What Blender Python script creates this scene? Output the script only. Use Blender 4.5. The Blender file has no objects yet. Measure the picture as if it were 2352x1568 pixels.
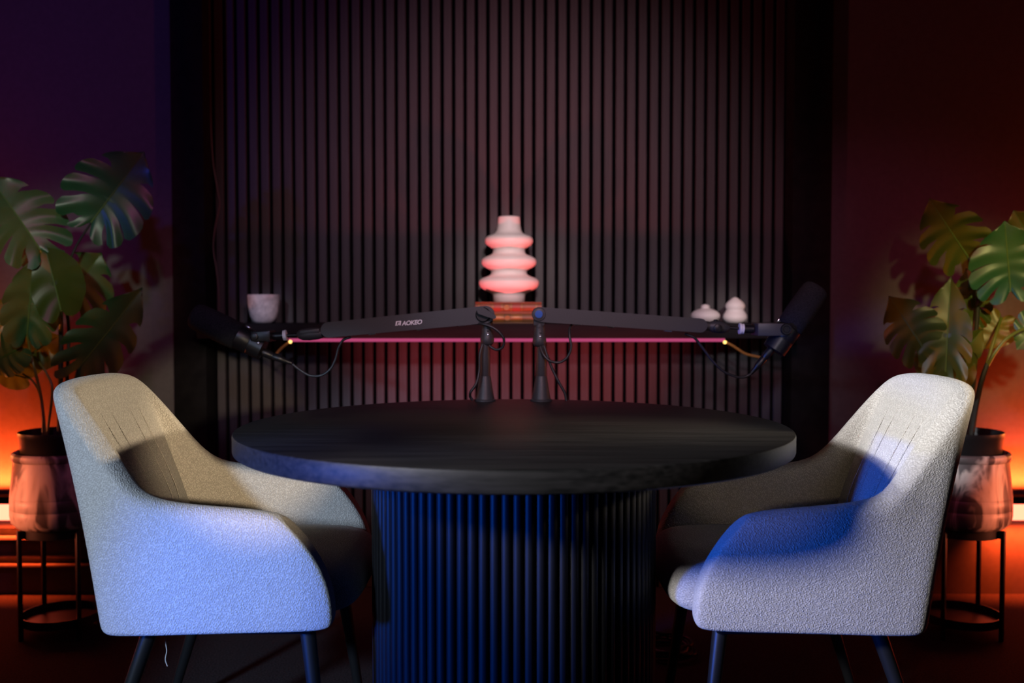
import bpy, bmesh, math, random
from mathutils import Vector, Matrix
random.seed(7)
R = math.radians
sc = bpy.context.scene
COL = sc.collection

# ------------------------------------------------------------------ camera, world, lights, exposure
F_PX, PITCH, CAM_Z = 2287.0, R(2.14), 1.016
cam_d = bpy.data.cameras.new('camera'); cam = bpy.data.objects.new('camera', cam_d); COL.objects.link(cam)
cam.location = (0, 0, CAM_Z); cam.rotation_euler = (R(90) - PITCH, 0, 0)
cam_d.lens = 35.0; cam_d.sensor_width = 36.0; cam_d.clip_start = 0.05
cam_d.dof.use_dof = True; cam_d.dof.focus_distance = 2.26; cam_d.dof.aperture_fstop = 2.1
sc.camera = cam

w = bpy.data.worlds.new('world'); sc.world = w; w.use_nodes = True
w.node_tree.nodes['Background'].inputs[0].default_value = (0.35, 0.30, 0.55, 1)
w.node_tree.nodes['Background'].inputs[1].default_value = 0.006

sc.view_settings.view_transform = 'Standard'; sc.view_settings.look = 'None'
sc.view_settings.exposure = 0.0; sc.view_settings.gamma = 1.0
sc.view_settings.use_curve_mapping = False

def aim(o, target):
    o.rotation_euler = (Vector(target) - o.location).to_track_quat('-Z', 'Y').to_euler()

def spot(name, loc, target, color, energy, angle, blend=0.6, radius=0.08):
    l = bpy.data.lights.new(name, 'SPOT'); l.color = color; l.energy = energy
    l.spot_size = R(angle); l.spot_blend = blend; l.shadow_soft_size = radius
    o = bpy.data.objects.new(name, l); COL.objects.link(o); o.location = loc; aim(o, target); return o

def area(name, loc, target, color, energy, sx, sy, spread=180):
    l = bpy.data.lights.new(name, 'AREA'); l.color = color; l.energy = energy
    l.shape = 'RECTANGLE'; l.size = sx; l.size_y = sy; l.spread = R(spread)
    o = bpy.data.objects.new(name, l); COL.objects.link(o); o.location = loc; aim(o, target); return o

# the studio lamps stand outside the frame, left and right of the camera; two red ones on the floor behind the table; the fills are added spots
spot('key_lamp_cool', (-1.95, 0.15, 1.66), (0.74, 2.08, 0.60), (0.94, 0.93, 0.98), 430, 18, 0.35, 0.16)
spot('chair_back_fill', (-2.2, 0.7, 1.72), (0.92, 2.20, 0.79), (0.88, 0.92, 1.0), 560, 8.5, 0.4, 0.07)  # added spot to brighten the right chair's backrest
spot('key_lamp_warm', (2.4, 1.80, 1.26), (-0.80, 2.24, 0.68), (1.0, 0.82, 0.58), 330, 13, 0.3, 0.11)
spot('low_lamp_warm', (0.45, -0.6, 1.05), (-0.65, 2.40, 0.695), (1.0, 0.78, 0.50), 280, 8.3, 0.2, 0.05)
spot('low_lamp_warm_far', (-0.45, -0.6, 1.05), (0.60, 2.40, 0.69), (1.0, 0.80, 0.54), 22, 9, 0.3, 0.05)
spot('side_lamp_cool', (-1.5, -0.4, 1.35), (-0.77, 1.93, 0.59), (0.54, 0.71, 1.0), 265, 19.5, 0.25, 0.10)
spot('boom_fill', (-1.3, 0.2, 1.7), (0.15, 2.73, 0.93), (0.62, 0.72, 1.0), 60, 17, 0.6, 0.06)  # added cool spot to lift the boom arms
spot('blue_lamp', (-1.95, 0.72, 0.62), (0.0, 2.05, 0.40), (0.012, 0.13, 1.0), 310, 25, 0.3, 0.08)
spot('red_lamp_left', (-0.85, 2.80, 0.12), (0.03, 3.50, 1.15), (1.0, 0.12, 0.14), 88, 52, 1.0, 0.04)
spot('red_lamp_right', (0.85, 2.80, 0.12), (0.0, 3.50, 1.15), (1.0, 0.12, 0.11), 88, 52, 1.0, 0.04)
spot('vase_lamp', (0.1, 0.0, 2.1), (0.0, 3.4, 1.15), (1.0, 0.84, 0.80), 235, 8.5, 1.0, 0.08)
spot('slat_wash', (0.3, 0.3, 2.2), (0.0, 3.5, 1.15), (1.0, 0.62, 0.74), 165, 42, 1.0, 0.10)
spot('blue_wall_wash', (-2.6, 0.9, 1.7), (-1.30, 3.46, 1.85), (0.07, 0.10, 1.0), 42, 44, 1.0, 0.05)
spot('maroon_wall_fill_right', (0.5, 1.0, 2.3), (1.36, 3.46, 0.82), (1.0, 0.12, 0.30), 46, 34, 1.0, 0.05)  # added spot standing in for the amber bar's red glow on this wall
spot('maroon_wall_fill_left', (-0.5, 1.0, 2.3), (-1.36, 3.46, 0.76), (0.8, 0.12, 0.50), 28, 30, 1.0, 0.05)  # added spot that tints the left wall purple-red
spot('ornament_fill', (0.9, 0.0, 2.0), (0.755, 3.425, 0.985), (1.0, 0.88, 0.80), 190, 4.6, 0.8, 0.05)  # added narrow spot to brighten the two ornaments
spot('microphone_fill_left', (-0.4, -0.2, 1.9), (-0.78, 2.735, 0.965), (0.45, 0.55, 1.0), 40, 8, 0.8, 0.05)  # added bluish spot to keep the left microphone visible
spot('microphone_fill_right', (0.4, -0.2, 1.9), (0.76, 2.735, 0.995), (0.85, 0.88, 1.0), 65, 8, 0.8, 0.05)  # added spot lifting the right microphone out of the dark
spot('cup_fill', (-1.0, 0.0, 2.0), (-0.855, 3.425, 0.985), (0.75, 0.82, 1.0), 110, 4.0, 0.8, 0.05)  # added narrow cool spot on the pale cup
spot('plant_fill_left', (-0.9, -0.2, 2.0), (-1.44, 3.0, 1.17), (0.85, 0.95, 0.75), 120, 12.5, 0.9, 0.08)  # added front light to bring out the left plant's green
spot('plant_fill_right', (0.9, -0.2, 2.0), (1.50, 3.0, 1.06), (1.0, 0.86, 0.30), 260, 11.5, 0.9, 0.08)  # added yellowish front light on the right plant

# ------------------------------------------------------------------ helpers
_f = Vector((0, math.cos(PITCH), -math.sin(PITCH))); _u = Vector((0, math.sin(PITCH), math.cos(PITCH)))
def at(px, py, d):
    v = _f + Vector((1, 0, 0)) * ((px - 1176) / F_PX) + _u * (-(py - 784) / F_PX)
    v = v * (d / v.y)
    return Vector((v.x, v.y, v.z + CAM_Z))
def mm(px, d): return px / F_PX * d

def tag(o, label=None, cat=None, group=None, kind=None):
    if label: o['label'] = label
    if cat: o['category'] = cat
    if group: o['group'] = group
    if kind: o['kind'] = kind
    return o
def thing(name, label, cat, loc=(0, 0, 0), rz=0, group=None):
    o = bpy.data.objects.new(name, None); COL.objects.link(o); o.empty_display_size = 0.05
    o.location = loc; o.rotation_euler = (0, 0, rz)
    return tag(o, label, cat, group)
def origin(o):
    v = Vector((0, 0, 0))
    while o is not None:
        v += Vector(o.location); o = o.parent
    return v
def build(name, bm, mat, parent=None, smooth=True, local=False, angle=40, subsurf=0):
    """link a bmesh (in world coordinates unless local) as one mesh object"""
    if parent is not None and not local:
        bmesh.ops.translate(bm, verts=bm.verts, vec=-origin(parent))
    bmesh.ops.recalc_face_normals(bm, faces=bm.faces)
    me = bpy.data.meshes.new(name); bm.to_mesh(me); bm.free()
    me.materials.append(mat)
    if smooth:
        me.shade_smooth()
        if not subsurf:
            me.set_sharp_from_angle(angle=R(angle))
    o = bpy.data.objects.new(name, me); COL.objects.link(o); o.parent = parent
    if subsurf:
        m = o.modifiers.new('s', 'SUBSURF'); m.levels = subsurf; m.render_levels = subsurf
    return o
def NB(): return bmesh.new()
def box(bm, c, s, bevel=0.0, rot=None, seg=2):
    r = bmesh.ops.create_cube(bm, size=1.0)
    vs = r['verts']
    bmesh.ops.scale(bm, vec=Vector(s), verts=vs)
    if bevel > 0:
        es = list({e for v in vs for e in v.link_edges})
        rr = bmesh.ops.bevel(bm, geom=es, offset=bevel, segments=seg, affect='EDGES', profile=0.5)
        vs = list(set(rr['verts']) | {v for v in vs if v.is_valid})
    m = Matrix.Translation(Vector(c)) @ (rot.to_4x4() if rot is not None else Matrix.Identity(4))
    bmesh.ops.transform(bm, matrix=m, verts=vs)
def frame(a):
    a = a.normalized(); h = Vector((0, 0, 1)) if abs(a.z) < 0.9 else Vector((0, 1, 0))
    s = a.cross(h).normalized(); return a, s, s.cross(a).normalized()
def lathe(bm, p0, axis, prof, seg=32, cap0=True, cap1=True):
    """prof: (distance along axis, radius)"""
    p0 = Vector(p0); a, s, n = frame(Vector(axis)); rings = []
    for (d, r) in prof:
        if r < 1e-6: rings.append([bm.verts.new(p0 + a * d)])
        else: rings.append([bm.verts.new(p0 + a * d + (s * math.cos(2*math.pi*k/seg) + n * math.sin(2*math.pi*k/seg)) * r) for k in range(seg)])
    for A, B in zip(rings, rings[1:]):
        for k in range(seg):
            q = [A[k % len(A)], A[(k+1) % len(A)], B[(k+1) % len(B)], B[k % len(B)]]
            u = []
            for v in q:
                if v not in u: u.append(v)
            if len(u) >= 3: bm.faces.new(u)
    if cap0 and len(rings[0]) > 2: bm.faces.new(rings[0][::-1])
    if cap1 and len(rings[-1]) > 2: bm.faces.new(rings[-1])
def rod(bm, a, b, r0, r1=None, seg=16):
    a, b = Vector(a), Vector(b); lathe(bm, a, b - a, [(0, r0), ((b-a).length, r0 if r1 is None else r1)], seg)
def spline(pts, n=8):
    pts = [Vector(p) for p in pts]; out = []
    P = [pts[0]*2 - pts[1]] + pts + [pts[-1]*2 - pts[-2]]
    for i in range(1, len(P)-2):
        for k in range(n):
            t = k/n; a, b, c, d = P[i-1:i+3]
            out.append(0.5*((2*b) + (c-a)*t + (2*a-5*b+4*c-d)*t*t + (-a+3*b-3*c+d)*t**3))
    out.append(pts[-1]); return out
def tube(bm, pts, r, seg=8, n=8, r1=None):
    P = spline(pts, n) if n else [Vector(p) for p in pts]
    rings = []; prev = None
    for i, p in enumerate(P):
        t = (P[min(i+1, len(P)-1)] - P[max(i-1, 0)]).normalized()
        if prev is None: _, s, m = frame(t)
        else:
            s = (prev - t * prev.dot(t)).normalized(); m = s.cross(t)
        prev = s; rr = r if r1 is None else r + (r1 - r) * i/(len(P)-1)
        rings.append([bm.verts.new(p + (s*math.cos(2*math.pi*k/seg) + m*math.sin(2*math.pi*k/seg))*rr) for k in range(seg)])
    for A, B in zip(rings, rings[1:]):
        for k in range(seg): bm.faces.new([A[k], A[(k+1) % seg], B[(k+1) % seg], B[k]])
    bm.faces.new(rings[0][::-1]); bm.faces.new(rings[-1])
def prism(bm, outline, y0, y1):
    """outline: list of world (x,z); extruded along y"""
    A = [bm.verts.new((x, y0, z)) for x, z in outline]; B = [bm.verts.new((x, y1, z)) for x, z in outline]
    n = len(A)
    for k in range(n): bm.faces.new([A[k], A[(k+1) % n], B[(k+1) % n], B[k]])
    bm.faces.new(A); bm.faces.new(B[::-1])
def bevel_all(bm, off, seg=2, ang=30):
    es = [e for e in bm.edges if len(e.link_faces) == 2 and e.calc_face_angle(0) > R(ang)]
    bmesh.ops.bevel(bm, geom=es, offset=off, segments=seg, affect='EDGES', profile=0.5)

# ------------------------------------------------------------------ materials
def nt(m): return m.node_tree.nodes, m.node_tree.links
def mat(name, color, rough=0.5, metal=0.0, spec=0.5, coat=0.0):
    m = bpy.data.materials.new(name); m.use_nodes = True
    b = m.node_tree.nodes['Principled BSDF']
    b.inputs['Base Color'].default_value = (*color, 1); b.inputs['Roughness'].default_value = rough
    b.inputs['Metallic'].default_value = metal; b.inputs['Specular IOR Level'].default_value = spec
    b.inputs['Coat Weight'].default_value = coat
    return m
def textured(name, c0, c1, scale=(1, 1, 1), nscale=5.0, detail=6, rough=0.6, bump=0.0, dist=0.002, spec=0.5, kind='noise', lo=0.3, hi=0.7, distortion=0.0, rough_var=0.0):
    m = mat(name, c0, rough, spec=spec); N, L = nt(m); b = N['Principled BSDF']
    tc = N.new('ShaderNodeTexCoord'); mp = N.new('ShaderNodeMapping'); mp.inputs['Scale'].default_value = scale
    L.new(tc.outputs['Object'], mp.inputs['Vector'])
    if kind == 'noise':
        t = N.new('ShaderNodeTexNoise'); t.inputs['Scale'].default_value = nscale; t.inputs['Detail'].default_value = detail
        t.inputs['Distortion'].default_value = distortion; out = t.outputs['Fac']
    else:
        t = N.new('ShaderNodeTexVoronoi'); t.inputs['Scale'].default_value = nscale; out = t.outputs['Distance']
    L.new(mp.outputs['Vector'], t.inputs['Vector'])
    cr = N.new('ShaderNodeValToRGB'); cr.color_ramp.elements[0].position = lo; cr.color_ramp.elements[1].position = hi
    cr.color_ramp.elements[0].color = (*c0, 1); cr.color_ramp.elements[1].color = (*c1, 1)
    L.new(out, cr.inputs['Fac']); L.new(cr.outputs['Color'], b.inputs['Base Color'])
    if bump:
        bp = N.new('ShaderNodeBump'); bp.inputs['Strength'].default_value = bump; bp.inputs['Distance'].default_value = dist
        L.new(out, bp.inputs['Height']); L.new(bp.outputs['Normal'], b.inputs['Normal'])
    return m
def emit(name, color, strength):
    m = bpy.data.materials.new(name); m.use_nodes = True; N, L = nt(m); N.clear()
    e = N.new('ShaderNodeEmission'); e.inputs[0].default_value = (*color, 1); e.inputs[1].default_value = strength
    o = N.new('ShaderNodeOutputMaterial'); L.new(e.outputs[0], o.inputs[0]); return m

def fabric():
    m = mat('boucle', (0.6, 0.55, 0.48), 0.95, spec=0.15); N, L = nt(m); b = N['Principled BSDF']
    b.inputs['Sheen Weight'].default_value = 0.25; b.inputs['Sheen Roughness'].default_value = 0.6
    tc = N.new('ShaderNodeTexCoord'); mp = N.new('ShaderNodeMapping'); mp.inputs['Rotation'].default_value = (0.5, 0.6, 0.3)
    L.new(tc.outputs['Object'], mp.inputs['Vector'])
    no = N.new('ShaderNodeTexNoise'); no.inputs['Scale'].default_value = 110; no.inputs['Detail'].default_value = 2
    L.new(tc.outputs['Object'], no.inputs['Vector'])
    def mth(op, x, y):
        n = N.new('ShaderNodeMath'); n.operation = op
        for i, v in enumerate((x, y)):
            if v is None: continue
            if isinstance(v, (int, float)): n.inputs[i].default_value = v
            else: L.new(v, n.inputs[i])
        return n.outputs[0]
    sp = N.new('ShaderNodeSeparateXYZ'); L.new(tc.outputs['Object'], sp.inputs[0])
    ns = N.new('ShaderNodeSeparateXYZ'); L.new(no.outputs['Color'], ns.inputs[0])
    u = mth('ADD', mth('ADD', sp.outputs[0], sp.outputs[1]), mth('MULTIPLY', sp.outputs[2], 0.45))
    v = mth('SUBTRACT', sp.outputs[2], mth('MULTIPLY', sp.outputs[0], 0.30))
    u = mth('ADD', mth('MULTIPLY', u, 2*math.pi/0.0060), mth('MULTIPLY', ns.outputs[0], 9.0))
    v = mth('ADD', mth('MULTIPLY', v, 2*math.pi/0.0052), mth('MULTIPLY', ns.outputs[1], 9.0))
    h = mth('MULTIPLY', mth('SINE', u, None), mth('SINE', v, None))
    vo = N.new('ShaderNodeTexVoronoi'); vo.inputs['Scale'].default_value = 235; vo.inputs['Randomness'].default_value = 0.8
    L.new(mp.outputs['Vector'], vo.inputs['Vector'])
    crumb = mth('MAXIMUM', mth('SUBTRACT', 1.0, mth('MULTIPLY', vo.outputs['Distance'], 1.7)), 0.0)
    h = mth('ADD', mth('MULTIPLY', h, 0.22), mth('ADD', mth('MULTIPLY', no.outputs['Fac'], 0.35), mth('MULTIPLY', crumb, 0.75)))
    cr = N.new('ShaderNodeValToRGB')
    cr.color_ramp.elements[0].position = 0.05; cr.color_ramp.elements[0].color = (0.40, 0.36, 0.31, 1)
    cr.color_ramp.elements[1].position = 0.75; cr.color_ramp.elements[1].color = (0.66, 0.61, 0.54, 1)
    L.new(h, cr.inputs['Fac']); L.new(cr.outputs['Color'], b.inputs['Base Color'])
    bp = N.new('ShaderNodeBump'); bp.inputs['Strength'].default_value = 0.9; bp.inputs['Distance'].default_value = 0.0020
    L.new(h, bp.inputs['Height']); L.new(bp.outputs['Normal'], b.inputs['Normal'])
    return m
def marble():
    m = mat('marble', (0.6, 0.55, 0.5), 0.45); N, L = nt(m); b = N['Principled BSDF']
    tc = N.new('ShaderNodeTexCoord'); mp = N.new('ShaderNodeMapping')
    mp.inputs['Rotation'].default_value = (0.2, R(38), 0.1); mp.inputs['Scale'].default_value = (7, 7, 2.0)
    L.new(tc.outputs['Object'], mp.inputs['Vector'])
    t = N.new('ShaderNodeTexNoise'); t.inputs['Scale'].default_value = 2.0; t.inputs['Detail'].default_value = 3; t.inputs['Distortion'].default_value = 1.2
    L.new(mp.outputs['Vector'], t.inputs['Vector'])
    cr = N.new('ShaderNodeValToRGB'); e = cr.color_ramp.elements
    e[0].position = 0.43; e[0].color = (0.10, 0.085, 0.085, 1); e[1].position = 0.53; e[1].color = (0.62, 0.56, 0.50, 1)
    x = e.new(0.62); x.color = (0.70, 0.65, 0.60, 1); x = e.new(0.75); x.color = (0.45, 0.40, 0.37, 1)
    L.new(t.outputs['Fac'], cr.inputs['Fac']); L.new(cr.outputs['Color'], b.inputs['Base Color'])
    return m
def leaf_mat(name, c0, c1, trans):
    m = textured(name, c0, c1, nscale=9, detail=3, rough=0.36)
    N, L = nt(m); b = N['Principled BSDF']; out = N['Material Output']
    tr = N.new('ShaderNodeBsdfTranslucent'); tr.inputs[0].default_value = (0.30, 0.34, 0.03, 1)
    mx = N.new('ShaderNodeMixShader'); mx.inputs[0].default_value = trans
    L.new(b.outputs[0], mx.inputs[1]); L.new(tr.outputs[0], mx.inputs[2]); L.new(mx.outputs[0], out.inputs[0])
    return m

M_wall = textured('wall_paint', (0.075, 0.072, 0.080), (0.088, 0.085, 0.092), nscale=60, rough=0.85, bump=0.05, dist=0.001)
M_floor = textured('carpet', (0.020, 0.018, 0.020), (0.058, 0.050, 0.052), nscale=170, detail=4, rough=1.0, bump=0.7, dist=0.004, spec=0.1)
M_black = textured('black_board', (0.006, 0.006, 0.007), (0.010, 0.010, 0.011), nscale=30, rough=0.8, spec=0.06)
M_felt = mat('black_felt', (0.002, 0.002, 0.003), 1.0, spec=0.05)
M_slat = textured('dark_oak_slat', (0.032, 0.029, 0.031), (0.050, 0.045, 0.047), scale=(40, 40, 1.2), nscale=3.0, rough=0.55, spec=0.35)
M_shelf = textured('shelf_black', (0.006, 0.006, 0.008), (0.010, 0.010, 0.012), scale=(1.5, 30, 30), nscale=4, rough=0.75, spec=0.12)
M_pink = emit('led_pink', (1.0, 0.13, 0.36), 0.46)
M_yel = emit('led_yellow', (1.0, 0.62, 0.16), 2.6)
M_yelcable = mat('led_cable', (0.30, 0.15, 0.03), 0.5)
M_table = textured('black_ash', (0.005, 0.005, 0.005), (0.027, 0.025, 0.025), scale=(1.6, 50, 50), nscale=2.6, detail=8, rough=0.52, bump=0.3, dist=0.0006, spec=0.3, distortion=0.25)
M_rib = textured('black_ash_rib', (0.007, 0.007, 0.008), (0.014, 0.013, 0.014), scale=(60, 60, 2), nscale=2.5, rough=0.5, spec=0.3)
M_fab = fabric()
M_leg = mat('black_steel', (0.012, 0.012, 0.013), 0.38, 0.0, 0.5)
M_arm = textured('powder_black', (0.030, 0.030, 0.033), (0.050, 0.050, 0.054), nscale=500, detail=2, rough=0.48, bump=0.25, dist=0.0005)
M_mic = mat('mic_black', (0.010, 0.010, 0.012), 0.36, 0.2)
M_foam = textured('foam', (0.007, 0.007, 0.009), (0.026, 0.026, 0.030), nscale=420, detail=3, rough=1.0, bump=0.8, dist=0.002, spec=0.1)
M_rubber = mat('cable_rubber', (0.018, 0.018, 0.020), 0.42)
M_white = mat('white_plastic', (0.75, 0.75, 0.78), 0.45)
M_logo = mat('logo_print', (0.85, 0.85, 0.88), 0.5)
M_chrome = mat('chrome', (0.6, 0.6, 0.62), 0.18, 1.0)
M_clip = mat('clip_grey', (0.5, 0.5, 0.52), 0.4)
M_blue = mat('blue_cap', (0.02, 0.10, 0.42), 0.4)
M_dark = mat('near_black', (0.005, 0.005, 0.006), 0.45)
M_cer = textured('white_ceramic', (0.72, 0.66, 0.62), (0.78, 0.73, 0.70), nscale=12, rough=0.55)
M_speck = textured('speckled_ceramic', (0.36, 0.34, 0.35), (0.66, 0.63, 0.62), nscale=45, detail=4, rough=0.6)
M_book_r = textured('leather_red', (0.15, 0.036, 0.011), (0.22, 0.056, 0.015), nscale=40, rough=0.5)
M_book_o = textured('leather_tan', (0.12, 0.055, 0.018), (0.17, 0.08, 0.025), nscale=40, rough=0.5)
M_gold = mat('gold_tooling', (0.26, 0.12, 0.03), 0.4, 0.2)
M_label = mat('red_label', (0.24, 0.03, 0.015), 0.5)
M_pages = mat('pages', (0.5, 0.42, 0.3), 0.9)
M_marble = marble()
M_soil = textured('soil', (0.012, 0.010, 0.008), (0.035, 0.03, 0.025), nscale=80, rough=1.0, bump=0.8, dist=0.006)
M_leaf = leaf_mat('leaf_dark', (0.018, 0.085, 0.028), (0.032, 0.130, 0.040), 0.14)
M_leafy = leaf_mat('leaf_yellow_green', (0.050, 0.090, 0.012), (0.075, 0.120, 0.016), 0.35)  # yellower and more translucent than the dark leaf
M_rib_l = mat('midrib', (0.10, 0.17, 0.03), 0.4)
M_stem = textured('dark_stem', (0.010, 0.012, 0.008), (0.03, 0.028, 0.016), nscale=30, rough=0.6)
M_stemg = mat('green_stem', (0.16, 0.18, 0.03), 0.4)
M_led = emit('led_amber', (1.0, 0.12, 0.068), 6.5)
M_thread = mat('loose_thread', (0.6, 0.62, 0.65), 0.9)

# ------------------------------------------------------------------ setting
YW = 3.46
def struct(name, bm, m, parent=None, **k):
    o = build(name, bm, m, parent, **k)
    if parent is None: o['kind'] = 'structure'
    return o
bm = NB(); box(bm, (0, 1.2, -0.05), (9, 6.4, 0.1)); struct('floor', bm, M_floor)
XL, XR = at(402, 784, YW).x, at(1903, 784, YW).x            # outer edges of the black frame
XLi, XRi = at(477, 784, YW).x, at(1814, 784, YW).x          # inner edges
bm = NB(); box(bm, ((XL - 4.4)/2, YW + 0.10, 1.5), (XL + 4.4, 0.2, 3.0)); struct('wall_back_left', bm, M_wall)
bm = NB(); box(bm, ((XR + 4.4)/2, YW + 0.10, 1.5), (4.4 - XR, 0.2, 3.0)); struct('wall_back_right', bm, M_wall)
for nm, a, b in (('trim_1', XL, XLi), ('trim_2', XRi, XR)):
    bm = NB(); box(bm, ((a+b)/2, YW + 0.09, 1.5), (b-a, 0.22, 3.0), 0.004); struct(nm, bm, M_black)
# slatted panel: felt backing and every slat
bm = NB(); box(bm, ((XLi+XRi)/2, YW + 0.13, 1.5), (XRi-XLi, 0.06, 3.0)); panel = struct('wall_slatted', bm, M_felt)
NS = 50; PER = (XRi - XLi - 0.004)/NS; SW = PER*0.70
bm = NB(); box(bm, (0, 0, 1.5), (SW, 0.024, 2.995), 0.0015, seg=1)
s0 = build('slat', bm, M_slat, panel, local=True); s0.location = (XLi + 0.004 + PER*0.5, YW + 0.0885, 0)
for k in range(1, NS):
    c = s0.copy(); COL.objects.link(c); c.parent = panel
    c.location = (XLi + 0.004 + PER*(k+0.5), YW + 0.0885 + random.uniform(-0.001, 0.0008), 0)
YS = YW + 0.0765      # front of the slats

# low ledges on the left wall with black channels above them
for i, (y0, y1, yl) in enumerate(((1212, 1226, 1233), (1280, 1291, 1297))):
    z1, z0, zl = at(0, y0, YW).z, at(0, y1, YW).z, at(0, yl, YW - 0.03).z
    xr = at(385, 784, YW).x
    bm = NB(); box(bm, ((-4.4 + xr)/2, YW - 0.014, zl - 0.006), (xr + 4.4, 0.028, 0.012), 0.002); struct('trim_%d' % (3 + 2*i), bm, M_wall)
    bm = NB(); box(bm, ((-4.4 + xr)/2, YW - 0.006, (z0+z1)/2), (xr + 4.4, 0.012, z1-z0), 0.001); struct('trim_%d' % (4 + 2*i), bm, M_black)

# ------------------------------------------------------------------ amber light bars on the side walls
def light_bar(x0, x1, label):
    zt, zm, zb = at(0, 1140, YW-0.05).z, at(0, 1158, YW-0.05).z, at(0, 1197, YW-0.05).z
    t = thing('light_bar', label, 'light bar', ((x0+x1)/2, YW, zb), group='amber wall light bars')
    bm = NB(); box(bm, ((x0+x1)/2, YW-0.026, (zt+zm)/2), (x1-x0, 0.052, zt-zm), 0.003); build('housing', bm, M_black, t)
    bm = NB(); box(bm, ((x0+x1)/2, YW-0.021, (zm+zb)/2), (x1-x0-0.01, 0.042, zm-zb), 0.010); build('diffuser', bm, M_led, t)
    cx, L = (x0+x1)/2, x1-x0
    area('amber_up', (cx, YW-0.040, zt+0.006), (cx, YW+0.08, zt+0.3), (1.0, 0.07, 0.010), 56.0, L, 0.02, 100)
    area('amber_down', (cx, YW-0.045, zb-0.008), (cx, YW+0.08, zb-0.3), (1.0, 0.07, 0.010), 19.0, L, 0.02, 100)
    sg = 1 if cx > 0 else -1
    spot('amber_rim', (sg*2.15, 3.32, 0.60), (sg*1.40, 3.04, 0.90), (1.0, 0.26, 0.05), 16, 60, 0.7, 0.06)  # added spot apart from the bar, puts an orange edge on the stems
    spot('amber_side', (sg*2.35, 2.55, 0.55), (sg*1.40, 3.0, 0.40), (1.0, 0.22, 0.10), 70, 24, 0.5, 0.12)  # added out-of-frame spot that colours the pot's side
light_bar(-3.3, at(120, 1180, YW).x, 'glowing amber light bar on the wall behind the left marble pot')
light_bar(at(2262, 1180, YW).x, 3.3, 'glowing amber light bar on the wall behind the right marble pot')

# ------------------------------------------------------------------ shelf and its LED strip
YSF = YW - 0.13
zs1, zs0 = at(1176, 743, YSF).z, at(1176, 777, YSF).z
bm = NB(); box(bm, ((XLi+XRi)/2, (YSF+YS)/2, (zs1+zs0)/2), (XRi-XLi-0.006, YS-YSF, zs1-zs0), 0.002)
tag(build('wall_shelf', bm, M_shelf), 'long black floating shelf across the slatted panel', 'shelf')
xl0, xl1 = at(662, 780, YSF).x, at(1666, 780, YSF).x
t = thing('led_strip', 'thin pink glowing strip under the front edge of the black shelf', 'light strip', ((xl0+xl1)/2, YSF+0.006, zs0-0.010))
area('pink_strip_light', (0.04, YSF+0.008, zs0-0.013), (0.04, YSF+0.05, zs0-0.3), (1.0, 0.10, 0.20), 0.7, 0.95, 0.010)
bm = NB(); box(bm, ((xl0+xl1)/2, YSF+0.007, zs0-0.0055), (xl1-xl0, 0.010, 0.011), 0.002); build('glowing_strip', bm, M_pink, t)
for sx, pts in ((-1, ((668, 783), (655, 792), (640, 806), (628, 822))), (1, ((1664, 784), (1685, 795), (1712, 812), (1745, 820)))):
    P = [at(x, y, YSF + 0.01) for x, y in pts]
    bm = NB(); tube(bm, P, 0.0042, 8, 6); build('lead', bm, M_yelcable, t)
    bm = NB(); lathe(bm, P[0] + Vector((0, -0.008, -0.002)), Vector((0, 0, 1)), [(-0.006, 0), (-0.0045, 0.0042), (0, 0.006), (0.0045, 0.0042), (0.006, 0)], 12); build('end_bulb', bm, M_yel, t)
# slack wire hanging at the edge of the slats
bm = NB(); tube(bm, [at(x, y, YS - 0.012) for x, y in ((479, -60), (481, 120), (483, 260), (489, 370), (500, 440), (504, 470), (494, 520), (490, 570), (497, 620), (503, 690), (500, 742))], 0.0028, 8, 8)
tag(build('loose_wire', bm, mat('wire_pink', (0.07, 0.03, 0.035), 0.5)), 'thin slack wire hanging down the edge of the slats beside the black post', 'wire')

# ------------------------------------------------------------------ things on the shelf
YO = YW - 0.035
def vase(cx, y0, prof, d, name, label, cat, m, seg=48, inner=None):
    b = at(cx, y0, d); b.z = zs1 if y0 > 730 else b.z
    bm = NB(); lathe(bm, b, Vector((0, 0, 1)), [(mm(h, d), mm(r, d)) for h, r in prof], seg)
    return tag(build(name, bm, m, angle=60), label, cat)
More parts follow.
